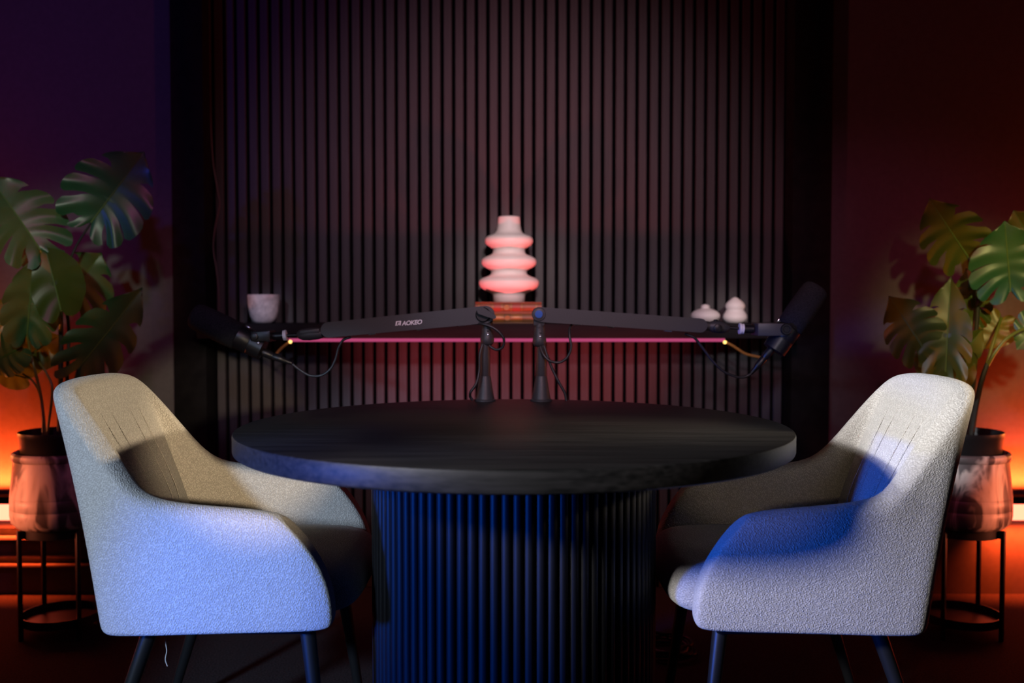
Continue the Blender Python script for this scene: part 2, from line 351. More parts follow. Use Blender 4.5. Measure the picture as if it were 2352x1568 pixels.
# books
def book(x0, x1, z0, z1, y0, depth, m, label, lab):
    t = thing('book', label, 'book', ((x0+x1)/2, y0 + depth/2, z0))
    h = z1 - z0; cxm = (x0+x1)/2
    bm = NB()
    box(bm, (cxm, y0+depth/2, z0+0.0018), (x1-x0, depth, 0.0036), 0.001); box(bm, (cxm, y0+depth/2, z1-0.0018), (x1-x0, depth, 0.0036), 0.001)
    # rounded spine
    n = 8
    for i in range(n):
        pass
    prof = [(y0 + 0.006 - 0.008*math.sin(math.pi*k/n), z0 + h*k/n) for k in range(n+1)]
    inner = [(y0 + 0.010, z1), (y0 + 0.010, z0)]
    pts = prof + inner
    A = [bm.verts.new((x0, y, z)) for y, z in pts]; B = [bm.verts.new((x1, y, z)) for y, z in pts]
    for k in range(len(A)): bm.faces.new([A[k], A[(k+1) % len(A)], B[(k+1) % len(A)], B[k]])
    bm.faces.new(A); bm.faces.new(B[::-1])
    build('cover', bm, m, t)
    bm = NB(); box(bm, (cxm, y0+depth/2+0.003, (z0+z1)/2), (x1-x0-0.012, depth-0.012, h-0.007)); build('page_block', bm, M_pages, t)
    def band(xa, xb, mt, nm, out):
        bm = NB(); pr = [(y0 + 0.0055 - (0.008+out)*math.sin(math.pi*k/n), z0 + h*k/n) for k in range(1, n)]
        A = [bm.verts.new((xa, y, z)) for y, z in pr]; B = [bm.verts.new((xb, y, z)) for y, z in pr]
        C = [bm.verts.new((xa, y+0.004, z)) for y, z in pr]; D = [bm.verts.new((xb, y+0.004, z)) for y, z in pr]
        for k in range(len(pr)-1):
            bm.faces.new([A[k], A[k+1], B[k+1], B[k]]); bm.faces.new([A[k], C[k], C[k+1], A[k+1]]); bm.faces.new([B[k], B[k+1], D[k+1], D[k]])
        build(nm, bm, mt, t)
    W = x1 - x0
    for f in (0.05, 0.26, 0.40, 0.54, 0.70, 0.92): band(x0+W*f-0.002, x0+W*f+0.002, M_gold, 'raised_band', 0.002)
    band(x0+W*0.275, x0+W*0.385, M_label if lab else M_gold, 'spine_label', 0.0006)
    band(x0+W*0.56, x0+W*0.68, M_label if lab else M_gold, 'spine_label', 0.0006)
    bm = NB(); c = Vector((x0+W*0.47, y0-0.0015, (z0+z1)/2)); lathe(bm, c, Vector((0, -1, 0)), [(0, 0.010), (0.001, 0.009)], 16); build('spine_medallion', bm, M_gold, t)
YB = YSF + 0.012
zb1 = at(1169, 718, YB).z; zb2 = at(1169, 693.5, YB).z
book(at(1099, 730, YB).x, at(1240, 730, YB).x, zs1, zb1, YB, 0.150, M_book_o, 'tan old book with gilt spine, lower of the two under the vase', False)
book(at(1092, 700, YB).x, at(1244, 700, YB).x, zb1, zb2, YB - 0.002, 0.150, M_book_r, 'reddish leather book lying on another, carrying the pink-lit vase', True)
# ringed vase
d = YB + 0.078; b = at(1169, 693, d); b.z = zb2
prof = []
for (y, r) in ((0, 33), (1, 36), (14, 37), (19, 39), (22, 43), (25, 50), (29, 59), (34, 65), (40, 68), (46, 68.5), (51, 66.5), (55, 61), (58, 52), (61, 44.5), (65, 41), (71, 41), (75, 45), (78, 51), (82, 58), (87, 61.8), (93, 62.5), (99, 60.5), (103, 55), (106, 47), (109, 40), (113, 37), (120, 36.5), (124, 40), (127, 45), (131, 51), (136, 54), (141, 54.8), (147, 53), (151, 47.5), (154, 39), (157.5, 32), (164, 28.5), (176, 26), (193, 24.5), (195, 23.5), (195.5, 21), (190, 20.5), (150, 20)):
    prof.append((mm(y, d), mm(r, d)))
bm = NB(); lathe(bm, b, Vector((0, 0, 1)), prof, 56)
tag(build('ringed_vase', bm, M_cer, angle=80), 'tall white vase of stacked rings standing on two old books', 'vase')
# speckled cup
d = YO; b = at(606, 742, d); b.z = zs1
prof = [(0, 17), (1, 20), (5, 25), (14, 30), (28, 33.5), (45, 35.5), (60, 36), (64, 36.3), (65.5, 35.5), (64, 34), (45, 33), (28, 31), (10, 24), (8, 0)]
bm = NB(); lathe(bm, b, Vector((0, 0, 1)), [(mm(h, d), mm(r, d)) for h, r in prof], 40)
tag(build('ceramic_cup', bm, M_speck, angle=60), 'speckled pale handleless cup on the shelf above the drooping microphone', 'cup')
# two small ceramics
b = at(1620, 742, d); b.z = zs1
prof = [(0, 17), (2, 22), (6, 28), (11, 32), (16, 33.5), (21, 32.5), (27, 27), (31, 19), (33, 12), (34.5, 9.5), (37, 10), (40, 9.5), (42.5, 6), (43.5, 0)]
bm = NB(); lathe(bm, b, Vector((0, 0, 1)), [(mm(h, d), mm(r, d)) for h, r in prof], 40)
tag(build('ceramic_ornament', bm, M_cer, angle=80), 'squat flattened white ceramic ornament with a small knob on top', 'ornament')
b = at(1688, 742, d); b.z = zs1
prof = [(0, 17), (2, 21), (7, 26), (13, 28), (19, 26.5), (25, 23), (29, 20.5), (31, 20), (33, 21), (38, 22.5), (43, 21.5), (49, 17), (54, 10.5), (58, 6), (60, 0)]
bm = NB(); lathe(bm, b, Vector((0, 0, 1)), [(mm(h, d), mm(r, d)) for h, r in prof], 40)
tag(build('ceramic_ornament', bm, M_cer, angle=80), 'taller two-lobed gourd shaped white ceramic ornament nearest the upright microphone', 'ornament')

# ------------------------------------------------------------------ round table
TX, TY, TR, TZ = 0.004, 2.19, 0.600, 0.750
t = thing('round_table', 'large round black wooden table with a ribbed drum base', 'table', (TX, TY, 0))
bm = NB(); lathe(bm, (TX, TY, TZ-0.042), Vector((0, 0, 1)), [(0, TR-0.006), (0.003, TR-0.001), (0.006, TR), (0.037, TR), (0.0405, TR-0.0012), (0.042, TR-0.004)], 160)
build('tabletop', bm, M_table, t, angle=30)
BR = 0.299
bm = NB(); lathe(bm, (TX, TY, 0.0), Vector((0, 0, 1)), [(0, BR-0.004), (TZ-0.0425, BR-0.004)], 96); build('drum', bm, M_felt, t)
bm = NB(); lathe(bm, (TX, TY, TZ-0.058), Vector((0, 0, 1)), [(0, BR+0.004), (0.0155, BR+0.004)], 96); build('top_ring', bm, M_rib, t)
NR = 86; rr = BR*2*math.pi/NR*0.46
bm = NB()
A = []
for k in range(7):
    a = math.pi*k/6
    A.append((rr*math.cos(a), -0.0045 - 0.0085*math.sin(a)))
A = [(rr, 0.004)] + A + [(-rr, 0.004)]
lo = [bm.verts.new((x, y, 0.012)) for x, y in A]; hi = [bm.verts.new((x, y, TZ-0.06)) for x, y in A]
for k in range(len(A)): bm.faces.new([lo[k], lo[(k+1) % len(A)], hi[(k+1) % len(A)], hi[k]])
bm.faces.new(lo); bm.faces.new(hi[::-1])
rib = build('rib', bm, M_rib, t, local=True, angle=35)
for k in range(NR):
    o = rib if k == 0 else rib.copy()
    if k: COL.objects.link(o); o.parent = t
    a = 2*math.pi*(k+0.35)/NR
    o.location = (BR*math.sin(a), -BR*math.cos(a), 0); o.rotation_euler = (0, 0, a)

# ------------------------------------------------------------------ armchairs
ST = [  # bottom (x,y,z), top (x,y,z), inward angle (90 = straight in from the arm, 0 = forward from the back), thickness top, low, forward bulge
 ((.243, -.262, .388), (.146, -.250, .588), 90, .044, .046, .034),
 ((.236, -.260, .378), (.138, -.249, .598), 90, .060, .060, .033),
 ((.212, -.258, .373), (.108, -.248, .605), 90, .066, .066, .022),
 ((.150, -.256, .370), (.055, -.247, .611), 90, .068, .068, .008),
 ((.020, -.255, .367), (-.055, -.245, .618), 90, .068, .070, 0),
 ((-.070, -.254, .364), (-.132, -.241, .630), 84, .066, .072, 0),
 ((-.115, -.253, .362), (-.172, -.234, .664), 72, .062, .074, 0),
 ((-.145, -.252, .361), (-.222, -.220, .732), 62, .058, .076, 0),
 ((-.184, -.252, .360), (-.284, -.206, .808), 52, .056, .078, .004),
 ((-.191, -.244, .360), (-.318, -.188, .842), 38, .054, .080, .008),
 ((-.193, -.216, .360), (-.335, -.160, .852), 16, .054, .082, .012),
 ((-.192, -.130, .360), (-.341, -.090, .858), 4, .054, .084, .016),
 ((-.192, 0, .360), (-.343, 0, .859), 0, .054, .084, .016)]
def mir(s):
    (a, b, an, t0, t1, bu) = s
    return ((a[0], -a[1], a[2]), (b[0], -b[1], b[2]), -an, t0, t1, bu)
STATIONS = ST + [mir(s) for s in ST[-2::-1]]
def shell_ring(s):
    (B, T, an, tt, tb, bu) = s
    B, T = Vector(B), Vector(T); 
    al = math.copysign({84: 89, 72: 86, 62: 82, 52: 72, 38: 46, 16: 10, 4: 2}.get(abs(an), abs(an)), an)
    def nn(t):
        q = R(al + (an - al)*max(0.0, min(1.0, t))**1.5); return Vector((math.cos(q), math.sin(q), 0))
    H = T.z - B.z; pts = []; n = nn(1)
    back = max(0.0, 1 - abs(an)/60.0)
    def c(t):
        p = B.lerp(T, t); return p + Vector((bu*4*t*(1-t), 0, 0))
    def th(t): return tb + (tt - tb)*t
    r = tt*0.5
    ts = 1 - r/H*0.9
    for t in (0.0, 0.03, 0.12, 0.35, 0.60, 0.82, ts):
        e = 0.86 if t == 0.0 else (0.97 if t == 0.03 else 1.0)
        pts.append(c(t) - nn(t)*th(t)*0.5*e)
    pts.append(c(1 - r/H*0.35) - n*r*0.86); pts.append(c(1.0) - n*r*0.38)
    pts.append(c(1.0) + n*r*0.38); pts.append(c(1 - r/H*0.35) + n*r*0.86)
    for t in (ts, 0.82, 0.60, 0.35, 0.12, 0.0):
        pts.append(c(t) + nn(t)*th(t)*0.5 + Vector((0.030*back*max(0, 1-abs(t-0.45)*2.4), 0, 0)))
    return pts
def inner_pt(y, t):
    """a point on the inner back face"""
    for i in range(10, 14):
        pass
    s = ST[-1]; B, T = Vector(s[0]), Vector(s[1])
    p = B.lerp(T, t); th = s[4] + (s[3]-s[4])*t
    x = p.x + s[5]*4*t*(1-t) + th*0.5 + 0.030*max(0, 1-abs(t-0.45)*2.4)
    return Vector((x + 0.001, y, p.z))
def armchair(loc, rz, label, front):
    ch = thing('armchair', label, 'chair', loc, rz, 'boucle armchairs at the table')
    bm = NB(); rings = [[bm.verts.new(p) for p in shell_ring(s)] for s in STATIONS]
    n = len(rings[0])
    for A, Bq in zip(rings, rings[1:]):
        for k in range(n): bm.faces.new([A[k], A[(k+1) % n], Bq[(k+1) % n], Bq[k]])
    for rg, flip in ((rings[0], 1), (rings[-1], 0)):
        # arm front: strips between outer and inner side of the section
        m = n//2
        for k in range(m):
            a, b, c_, d_ = rg[k], rg[k+1], rg[n-2-k] if n-2-k > k+1 else None, rg[n-1-k]
            if c_ is None or c_ == b:
                if d_ != b: 
                    try: bm.faces.new([a, b, d_])
                    except ValueError: pass
                break
            try: bm.faces.new([a, b, c_, d_])
            except ValueError: pass
    build('upholstered_shell', bm, M_fab, ch, local=True, subsurf=2)
    # seat cushion
    bm = NB(); nx, ny = 12, 12
    HY = 0.228

    outline = [(-.145, .395), (-.145, .455), (-.120, .478), (0.0, .484), (.12, .486), (.20, .484), (.245, .474), (.272, .452), (.284, .425), (.280, .402), (.262, .386), (.22, .378), (.0, .376), (-.12, .380)]
    cols = []
    for j in range(ny+1):
        v = -1 + 2*j/ny; y = HY*math.copysign(1 - (1-abs(v))**1.0, v) if False else HY*v
        e = abs(v)**6
        cols.append([bm.verts.new(((x if x < 0 else x*(1 - 0.10*e)), y, .43 + (z - .43)*(1 - 0.22*e))) for x, z in outline])
    m = len(outline)
    for A, Bq in zip(cols, cols[1:]):
        for k in range(m): bm.faces.new([A[k], A[(k+1) % m], Bq[(k+1) % m], Bq[k]])
    bm.faces.new(cols[0]); bm.faces.new(cols[-1][::-1])
    build('seat', bm, M_fab, ch, local=True, subsurf=2)
    bm = NB(); box(bm, (0.01, 0, 0.358), (0.36, 0.45, 0.022), 0.008); build('seat_pan', bm, M_dark, ch, local=True)
    for y in (-.105, -.052, .052, .105):
        bm = NB(); tube(bm, [inner_pt(y*(0.55 + 0.5*t_), t_) for t_ in (0.30, 0.42, 0.55, 0.68, 0.80, 0.90)], 0.0008, 6, 4)
        build('seam', bm, M_fab, ch, local=True)
    for sx, sy in ((-1, -1), (-1, 1), (1, -1), (1, 1)):
        a = (-.140 if sx < 0 else .175, sy*.195, .366); b = (-.262 if sx < 0 else .222, sy*.235, 0.0)
        bm = NB(); rod(bm, a, b, .0165, .0105, 16); build('leg', bm, M_leg, ch, local=True)
    return ch
CHX, CHY = 0.600, 2.215
c1 = armchair((-CHX + TX, CHY, 0), 0, 'beige boucle armchair on the left side of the table, lit bluish white', 1)
c2 = armchair((CHX + TX, CHY, 0), math.pi, 'beige boucle armchair on the right side of the table, its arm front deep blue', 1)
# loose thread under the left chair
bm = NB(); th0 = at(380, 1462, 2.05) - Vector(c1.location)
tube(bm, [th0 + Vector(v) for v in ((0, 0, 0.012), (0, 0, -0.012), (0.002, 0, -0.030), (-0.001, 0, -0.048), (0.003, 0, -0.062))], 0.0011, 6, 6)
o = build('loose_thread', bm, M_thread, c1, local=True)

# ------------------------------------------------------------------ boom arms, microphones, cables
DA = 2.735
def W(px, py, dd=0.0): return at(px, py, DA + dd)
S = DA/F_PX
def stadium(p, q, r0, r1, n=8):
    """outline (x,z) of a rounded bar from p to q"""
    a = math.atan2(q.z-p.z, q.x-p.x); out = []
    for k in range(n+1):
        t = a + math.pi/2 + math.pi*k/n; out.append((p.x + r0*math.cos(t), p.z + r0*math.sin(t)))
    for k in range(n+1):
        t = a - math.pi/2 + math.pi*k/n; out.append((q.x + r1*math.cos(t), q.z + r1*math.sin(t)))
    return out
def stand_post(t, cx, z_top_px):
    b = W(cx, 919); b.z = TZ
    bm = NB(); lathe(bm, b, Vector((0, 0, 1)), [(0, 25*S), (4*S, 25*S), (5*S, 22*S), (14*S, 20*S), (56*S, 13.5*S), (57.5*S, 13*S)], 32); build('flared_base', bm, M_arm, t)
    bm = NB(); lathe(bm, b + Vector((0, 0, 57.5*S)), Vector((0, 0, 1)), [(0, 12.2*S), (1*S, 12.6*S), (82*S, 10*S)], 32); build('post', bm, M_arm, t)
    return b
def knuckle(t, cx, top, bot):
    b = W(cx, bot); h = bot - top
    bm = NB(); lathe(bm, b, Vector((0, 0, 1)), [(0, 5*S), (2*S, 11*S), (7*S, 15*S), (14*S, 16*S), (24*S, 14.5*S), (27*S, 13.2*S), (h*0.82*S, 13*S), (h*0.83*S, 12.2*S), (h*0.86*S, 12.2*S), (h*0.87*S, 13*S), (h*S, 12.8*S)], 32); build('swivel', bm, M_arm, t)
    for py, m_ in ((bot - h*0.62, M_dark), (bot - h*0.45, M_chrome)):
        c = W(cx + 2, py); c.y = DA - 13.2*S
        bm = NB(); lathe(bm, c + Vector((0, 0.003, 0)), Vector((0, -1, 0)), [(0, 2.3*S), (0.0045, 2.3*S), (0.005, 1.4*S)], 12); build('set_screw', bm, m_, t)

# --- left boom
t = thing('boom_arm', 'black low boom arm with white lettering reaching out to the drooping microphone', 'boom arm', (W(1115, 919).x, DA, TZ), group='microphone boom arms')
stand_post(t, 1114, 0); knuckle(t, 1119, 737, 794)
bm = NB(); p = W(1119, 739); q = W(1119, 716)
box(bm, ((p+q)/2), (0.030, 0.030, (q.z-p.z)+0.004), 0.002); build('fork', bm, M_arm, t)
TH = 0.040
p, q = W(757, 757), W(1116, 722)
bm = NB(); prism(bm, stadium(p, q, 17.5*S, 20*S), DA - TH/2, DA + TH/2); bevel_all(bm, 0.009, 3)
beamL = build('beam', bm, M_arm, t)
ang = math.atan2(q.z-p.z, q.x-p.x); rotm = Matrix.Rotation(-ang, 3, 'Y')
for px, py in ((1062, 747), (966, 757), (855, 767)):
    bm = NB(); box(bm, W(px, py), (0.020, 0.018, 0.003), 0.001, rot=rotm); build('cable_clip', bm, M_clip, t)
# lever at the hinge
bm = NB(); lathe(bm, W(1110, 722) + Vector((0, -TH/2 + 0.002, 0)), Vector((0, -1, 0)), [(0, 17*S), (0.006, 17*S), (0.008, 15*S)], 28); build('hinge_boss', bm, M_dark, t)
bm = NB(); prism(bm, stadium(W(1106, 713), W(1135, 727), 9*S, 5*S), DA - TH/2 - 0.020, DA - TH/2 - 0.006); bevel_all(bm, 0.002, 2); build('lever', bm, M_arm, t)
bm = NB(); rod(bm, W(752, 758), W(728, 765), 10*S, 8.5*S, 20); build('end_stub', bm, M_arm, t)
bm = NB(); lathe(bm, W(744, 765), W(680, 769) - W(744, 765), [(0, 7*S), (3*S, 11*S), (14*S, 13.5*S), (34*S, 14.5*S), (50*S, 13*S), (58*S, 9.5*S), (62*S, 5*S), (63*S, 0)], 24); build('tilt_joint', bm, M_arm, t)
bm = NB(); box(bm, W(712, 761, -0.008), (46*S, 0.020, 10*S), 0.003, rot=rotm); build('wing_nut', bm, M_arm, t)
bm = NB(); rod(bm, W(684, 769), W(640, 771), 3.8*S, 3.8*S, 14); build('threaded_rod', bm, M_dark, t)
# lettering and emblem on the beam
def on_beam(px, py): v = W(px, py); v.y = DA - TH/2 - 0.0004; return v
cu = bpy.data.curves.new('lettering', 'FONT'); cu.body = 'AOKEO'; cu.size = 0.0165; cu.shear = 0.28; cu.offset = 0.00035; cu.extrude = 0.0002
cu.space_character = 0.92; cu.materials.append(M_logo)
o = bpy.data.objects.new('lettering', cu); COL.objects.link(o); o.parent = t
o.location = on_beam(925, 747) - origin(t); o.rotation_euler = (R(90), -ang*0.9, 0)
dg = bpy.context.evaluated_depsgraph_get(); dg.update()
me = bpy.data.meshes.new_from_object(o.evaluated_get(dg)); lo_, ro_ = o.location.copy(), o.rotation_euler.copy()
bpy.data.objects.remove(o); o = bpy.data.objects.new('lettering', me); COL.objects.link(o); o.parent = t; o.location = lo_; o.rotation_euler = ro_
bm = NB(); e0 = on_beam(910, 747.5)
def em(pts):
    V = []
    for (a_, b_) in pts:
        a_ = a_ + 0.25*b_
        x = (a_*math.cos(ang) - b_*math.sin(ang))*S; z = (a_*math.sin(ang) + b_*math.cos(ang))*S
        V.append(bm.verts.new((e0.x + x, e0.y, e0.z + z)))
    bm.faces.new(V)
em([(0, 0), (3, 0), (3, 10), (0, 10)]); em([(0, 7.6), (11.5, 7.6), (11.5, 10), (0, 10)]) if False else None
em([(4, 0), (5.8, 0), (8.6, 6), (7.6, 7.5)]); em([(9.2, 0), (12, 0), (12, 10), (9.2, 10)]); em([(3, 8), (9.2, 8), (9.2, 10), (3, 10)]); em([(6.6, 2.0), (9.2, 2.0), (9.2, 3.6), (7.2, 3.6)])
build('emblem', bm, M_logo, t, smooth=False)

# --- right boom
t2 = thing('boom_arm', 'black boom arm with a blue hinge cap holding the upright microphone', 'boom arm', (W(1243, 919).x, DA, TZ), group='microphone boom arms')
stand_post(t2, 1243, 0); knuckle(t2, 1239, 743, 797)
bm = NB(); p = W(1238, 746); q = W(1238, 720)
box(bm, ((p+q)/2), (0.030, 0.030, (q.z-p.z)+0.004), 0.002); build('fork', bm, M_arm, t2)
p, q = W(1240, 722), W(1606, 747)
bm = NB(); prism(bm, stadium(p, q, 17*S, 16*S), DA - TH/2, DA + TH/2); bevel_all(bm, 0.009, 3); build('beam', bm, M_arm, t2)
ang2 = math.atan2(q.z-p.z, q.x-p.x); rot2 = Matrix.Rotation(-ang2, 3, 'Y')
for px, py in ((1327, 745.5), (1402, 751), (1534, 760)):
    bm = NB(); box(bm, W(px, py), (0.020, 0.018, 0.003), 0.001, rot=rot2); build('cable_clip', bm, M_clip, t2)
bm = NB(); lathe(bm, W(1237, 721) + Vector((0, -TH/2 + 0.002, 0)), Vector((0, -1, 0)), [(0, 16*S), (0.004, 16*S), (0.0055, 14.5*S)], 32); build('hinge_boss', bm, M_arm, t2)
bm = NB(); lathe(bm, W(1237, 721) + Vector((0, -TH/2 - 0.0032, 0)), Vector((0, -1, 0)), [(0, 12*S), (0.002, 12*S), (0.0026, 10.6*S)], 32); build('hinge_ring', bm, M_arm, t2)
bm = NB(); lathe(bm, W(1237, 721) + Vector((0, -TH/2 - 0.0055, 0)), Vector((0, -1, 0)), [(0, 9*S), (0.0012, 8.6*S), (0.0016, 0)], 28); o = build('hinge_cap', bm, M_blue, t2); o['label'] = 'blue round cap'
bm = NB(); rod(bm, W(1615, 747), W(1632, 749), 11*S, 10*S, 20); build('end_stub', bm, M_arm, t2)
bm = NB(); lathe(bm, W(1622, 748), W(1676, 753) - W(1622, 748), [(0, 9*S), (6*S, 9.5*S), (14*S, 13*S), (28*S, 14.5*S), (42*S, 12.5*S), (52*S, 8*S), (54*S, 4*S)], 24); build('tilt_joint', bm, M_arm, t2)
bm = NB(); lathe(bm, W(1646, 753) + Vector((0, -12*S, 0)), Vector((0, -1, 0)), [(0, 9.5*S), (6*S, 9.5*S), (7*S, 8*S)], 24); build('joint_knob', bm, M_dark, t2)
bm = NB(); lathe(bm, W(1644, 737), Vector((0, 0, 1)), [(-4*S, 5*S), (2*S, 5*S), (3.5*S, 3*S)], 16); build('tension_screw', bm, M_dark, t2)
bm = NB(); rod(bm, W(1672, 752), W(1712, 755), 3.5*S, 3.5*S, 14); build('threaded_rod', bm, M_dark, t2)

# --- microphones
def mic(rear, front, label, t_loc):
    t = thing('microphone', label, 'microphone', t_loc, group='studio microphones on the booms')
    a = front - rear; L = a.length; k = L/183.0
    bm = NB(); lathe(bm, rear, a, [(0, 25*k), (1.5*k, 28*k), (32*k, 29*k), (33*k, 28.2*k), (34.5*k, 28.2*k), (35.5*k, 29*k), (72*k, 29.5*k)], 40); build('body', bm, M_mic, t)
    bm = NB(); lathe(bm, rear + a.normalized()*64*k, a, [(0, 29*k), (1.5*k, 32*k), (40*k, 33*k), (90*k, 32*k), (106*k, 30.5*k), (114*k, 27*k), (118*k, 21*k), (119*k, 12*k), (119.3*k, 0)], 40); build('windscreen', bm, M_foam, t, angle=70)
    return t, k
# left
r_, f_ = W(606, 801), W(441, 721)
tm, k = mic(r_, f_, 'black foam covered microphone drooping downward, held by the lettered boom arm', W(640, 775))
ax = (f_ - r_).normalized(); up = Vector((ax.z, 0, -ax.x)); up = up if up.z > 0 else -up
bm = NB(); rod(bm, W(653, 770), W(628, 772), 9*S, 9*S, 20); build('yoke_socket', bm, M_mic, tm)
bm = NB(); box(bm, W(622, 771), (10*S, 62*S, 26*S), 0.002); 
for sy in (-1, 1): box(bm, W(604, 771) + Vector((0, sy*30.5*S, 0)), (40*S, 3.5*S, 22*S), 0.0015)
build('yoke', bm, M_mic, tm)
for sy in (-1, 1):
    bm = NB(); lathe(bm, W(592, 772) + Vector((0, sy*31*S, 0)), Vector((0, sy, 0)), [(0, 9*S), (5*S, 9*S), (6*S, 7*S)], 20); build('yoke_knob', bm, M_mic, tm)
bm = NB(); lathe(bm, W(659, 769.5), W(651, 770.5) - W(659, 769.5), [(0, 9*S), (1*S, 12.5*S), (4*S, 12.5*S), (4.3*S, 10.5*S), (5.2*S, 10.5*S), (5.5*S, 12*S), (8*S, 12*S), (8.5*S, 9*S)], 24); o = build('locking_ring', bm, M_white, tm); o['label'] = 'white locking ring'
bm = NB(); c = r_ + ax*54*S + up*29.5*S; box(bm, c, (11*S, 8*S, 3*S), 0.001, rot=Matrix.Rotation(-math.atan2(-ax.z, -ax.x), 3, 'Y')); build('slide_switch', bm, M_chrome, tm)
bm = NB(); lathe(bm, r_ + ax*12*S + up*10*S + Vector((0, -26*S, 0)), Vector((0, -1, 0)), [(0, 3*S), (1.2*S, 3*S), (1.8*S, 2*S)], 12); build('body_screw', bm, M_chrome, tm)
# right
r2, f2 = W(1777, 805), W(1879, 657)
tm2, k = mic(r2, f2, 'black foam covered microphone tilted upward, held by the blue-capped boom arm', W(1740, 757))
ax2 = (f2 - r2).normalized(); up2 = Vector((-ax2.z, 0, ax2.x)); up2 = up2 if up2.x < 0 else -up2
bm = NB(); rod(bm, W(1704, 755), W(1730, 756), 9.5*S, 9.5*S, 20); build('yoke_socket', bm, M_mic, tm2)
bm = NB(); box(bm, W(1736, 756), (7*S, 68*S, 28*S), 0.0015)
for sy in (-1, 1): box(bm, W(1766, 756) + Vector((0, sy*33*S, 0)), (66*S, 4*S, 28*S), 0.0015)
build('yoke', bm, M_arm, tm2)
for sy in (-1, 1):
    bm = NB(); lathe(bm, W(1796, 755) + Vector((0, sy*33*S, 0)), Vector((0, sy, 0)), [(-4*S, 8*S), (2*S, 13*S), (6*S, 13*S), (8*S, 11.5*S), (8*S, 8*S), (6.5*S, 7*S), (6.5*S, 0)], 24); build('yoke_knob', bm, M_mic, tm2)
bm = NB(); lathe(bm, W(1697, 754.5), W(1707, 755) - W(1697, 754.5), [(0, 10*S), (0.6*S, 13*S), (5*S, 13*S), (5.3*S, 10*S), (6.6*S, 10*S), (7*S, 12*S), (11*S, 12*S), (11.5*S, 9*S)], 24); o = build('locking_ring', bm, M_white, tm2); o['label'] = 'white locking ring'
bm = NB(); box(bm, r2 + ax2*72*S*0.86 + up2*30*S, (4*S, 8*S, 9*S), 0.001, rot=Matrix.Rotation(R(34), 3, 'Y')); build('slide_switch', bm, M_chrome, tm2)

# --- cables with plugs
def cable(label, segs, plug, loc):
    t = thing('microphone_cable', label, 'cable', loc, group='microphone cables')
    for i, pts in enumerate(segs):
        bm = NB(); tube(bm, [W(*p) for p in pts], 3.1*S, 10, 8); build('cord', bm, M_rubber, t)
    a, b = plug; bm = NB(); v = b - a; L = v.length
    lathe(bm, a, v, [(0, 3.4*S), (4*S, 4.2*S), (20*S, 6.2*S), (22*S, 7.6*S), (L*0.62, 8.6*S), (L*0.64, 7.8*S), (L*0.67, 7.8*S), (L*0.69, 9*S), (L, 9.2*S)], 24)
    build('plug', bm, M_mic, t)
pl = r_ - ax*1*S - up*8*S
cable('black cable curving from the drooping microphone to the lettered boom arm',
      [((672, 836), (690, 850), (712, 862), (737, 862), (758, 848), (770, 826), (777, 800), (788, 781), (806, 774)),
       ((1084, 743, -0.004), (1110, 744, -0.024), (1137, 755, -0.030), (1156, 775, -0.030), (1155, 796, -0.026), (1140, 803, -0.022), (1124, 794, -0.016)),
       ((1108, 791, -0.018), (1102, 815, -0.024), (1101, 850, -0.028), (1094, 880, -0.036), (1081, 900, -0.040), (1080, 911, -0.030), (1086, 919, -0.028))],
      (W(670, 834), pl), W(740, 862))
pl2 = r2 - ax2*1*S + up2*6*S
cable('black cable curving from the upright microphone to the blue-capped boom arm',
      [((1722, 860), (1708, 866), (1688, 864), (1660, 851), (1635, 826), (1612, 796), (1595, 776), (1573, 766)),
       ((1313, 746, 0), (1308, 756, -0.010), (1309, 775, -0.020), (1312, 798, -0.024), (1303, 820, -0.024), (1285, 832, -0.024), (1262, 828, -0.024), (1247, 812, -0.020), (1241, 795, -0.018)),
       ((1250, 795, -0.012), (1258, 820, -0.016), (1270, 850, -0.020), (1285, 880, -0.024), (1297, 902, -0.026), (1301, 921, -0.028))],
      (W(1724, 859), pl2), W(1688, 864))

# ------------------------------------------------------------------ coil of cable on the floor
bm = NB(); c = at(1535, 1510, 2.86); pts = []
for k in range(60):
    a = 2*math.pi*k/12; rr_ = 0.085 + 0.012*math.sin(k*1.7)
    pts.append((c.x + rr_*math.cos(a)*0.8, c.y + rr_*math.sin(a) + 0.01*math.sin(k), 0.006 + 0.0022*(k/12)*3 + 0.002*math.sin(k*2.3)))
tube(bm, pts, 0.0042, 8, 4)
tag(build('coiled_cable', bm, M_rubber), 'loose coil of thin black cable lying on the carpet behind the table base', 'cable')

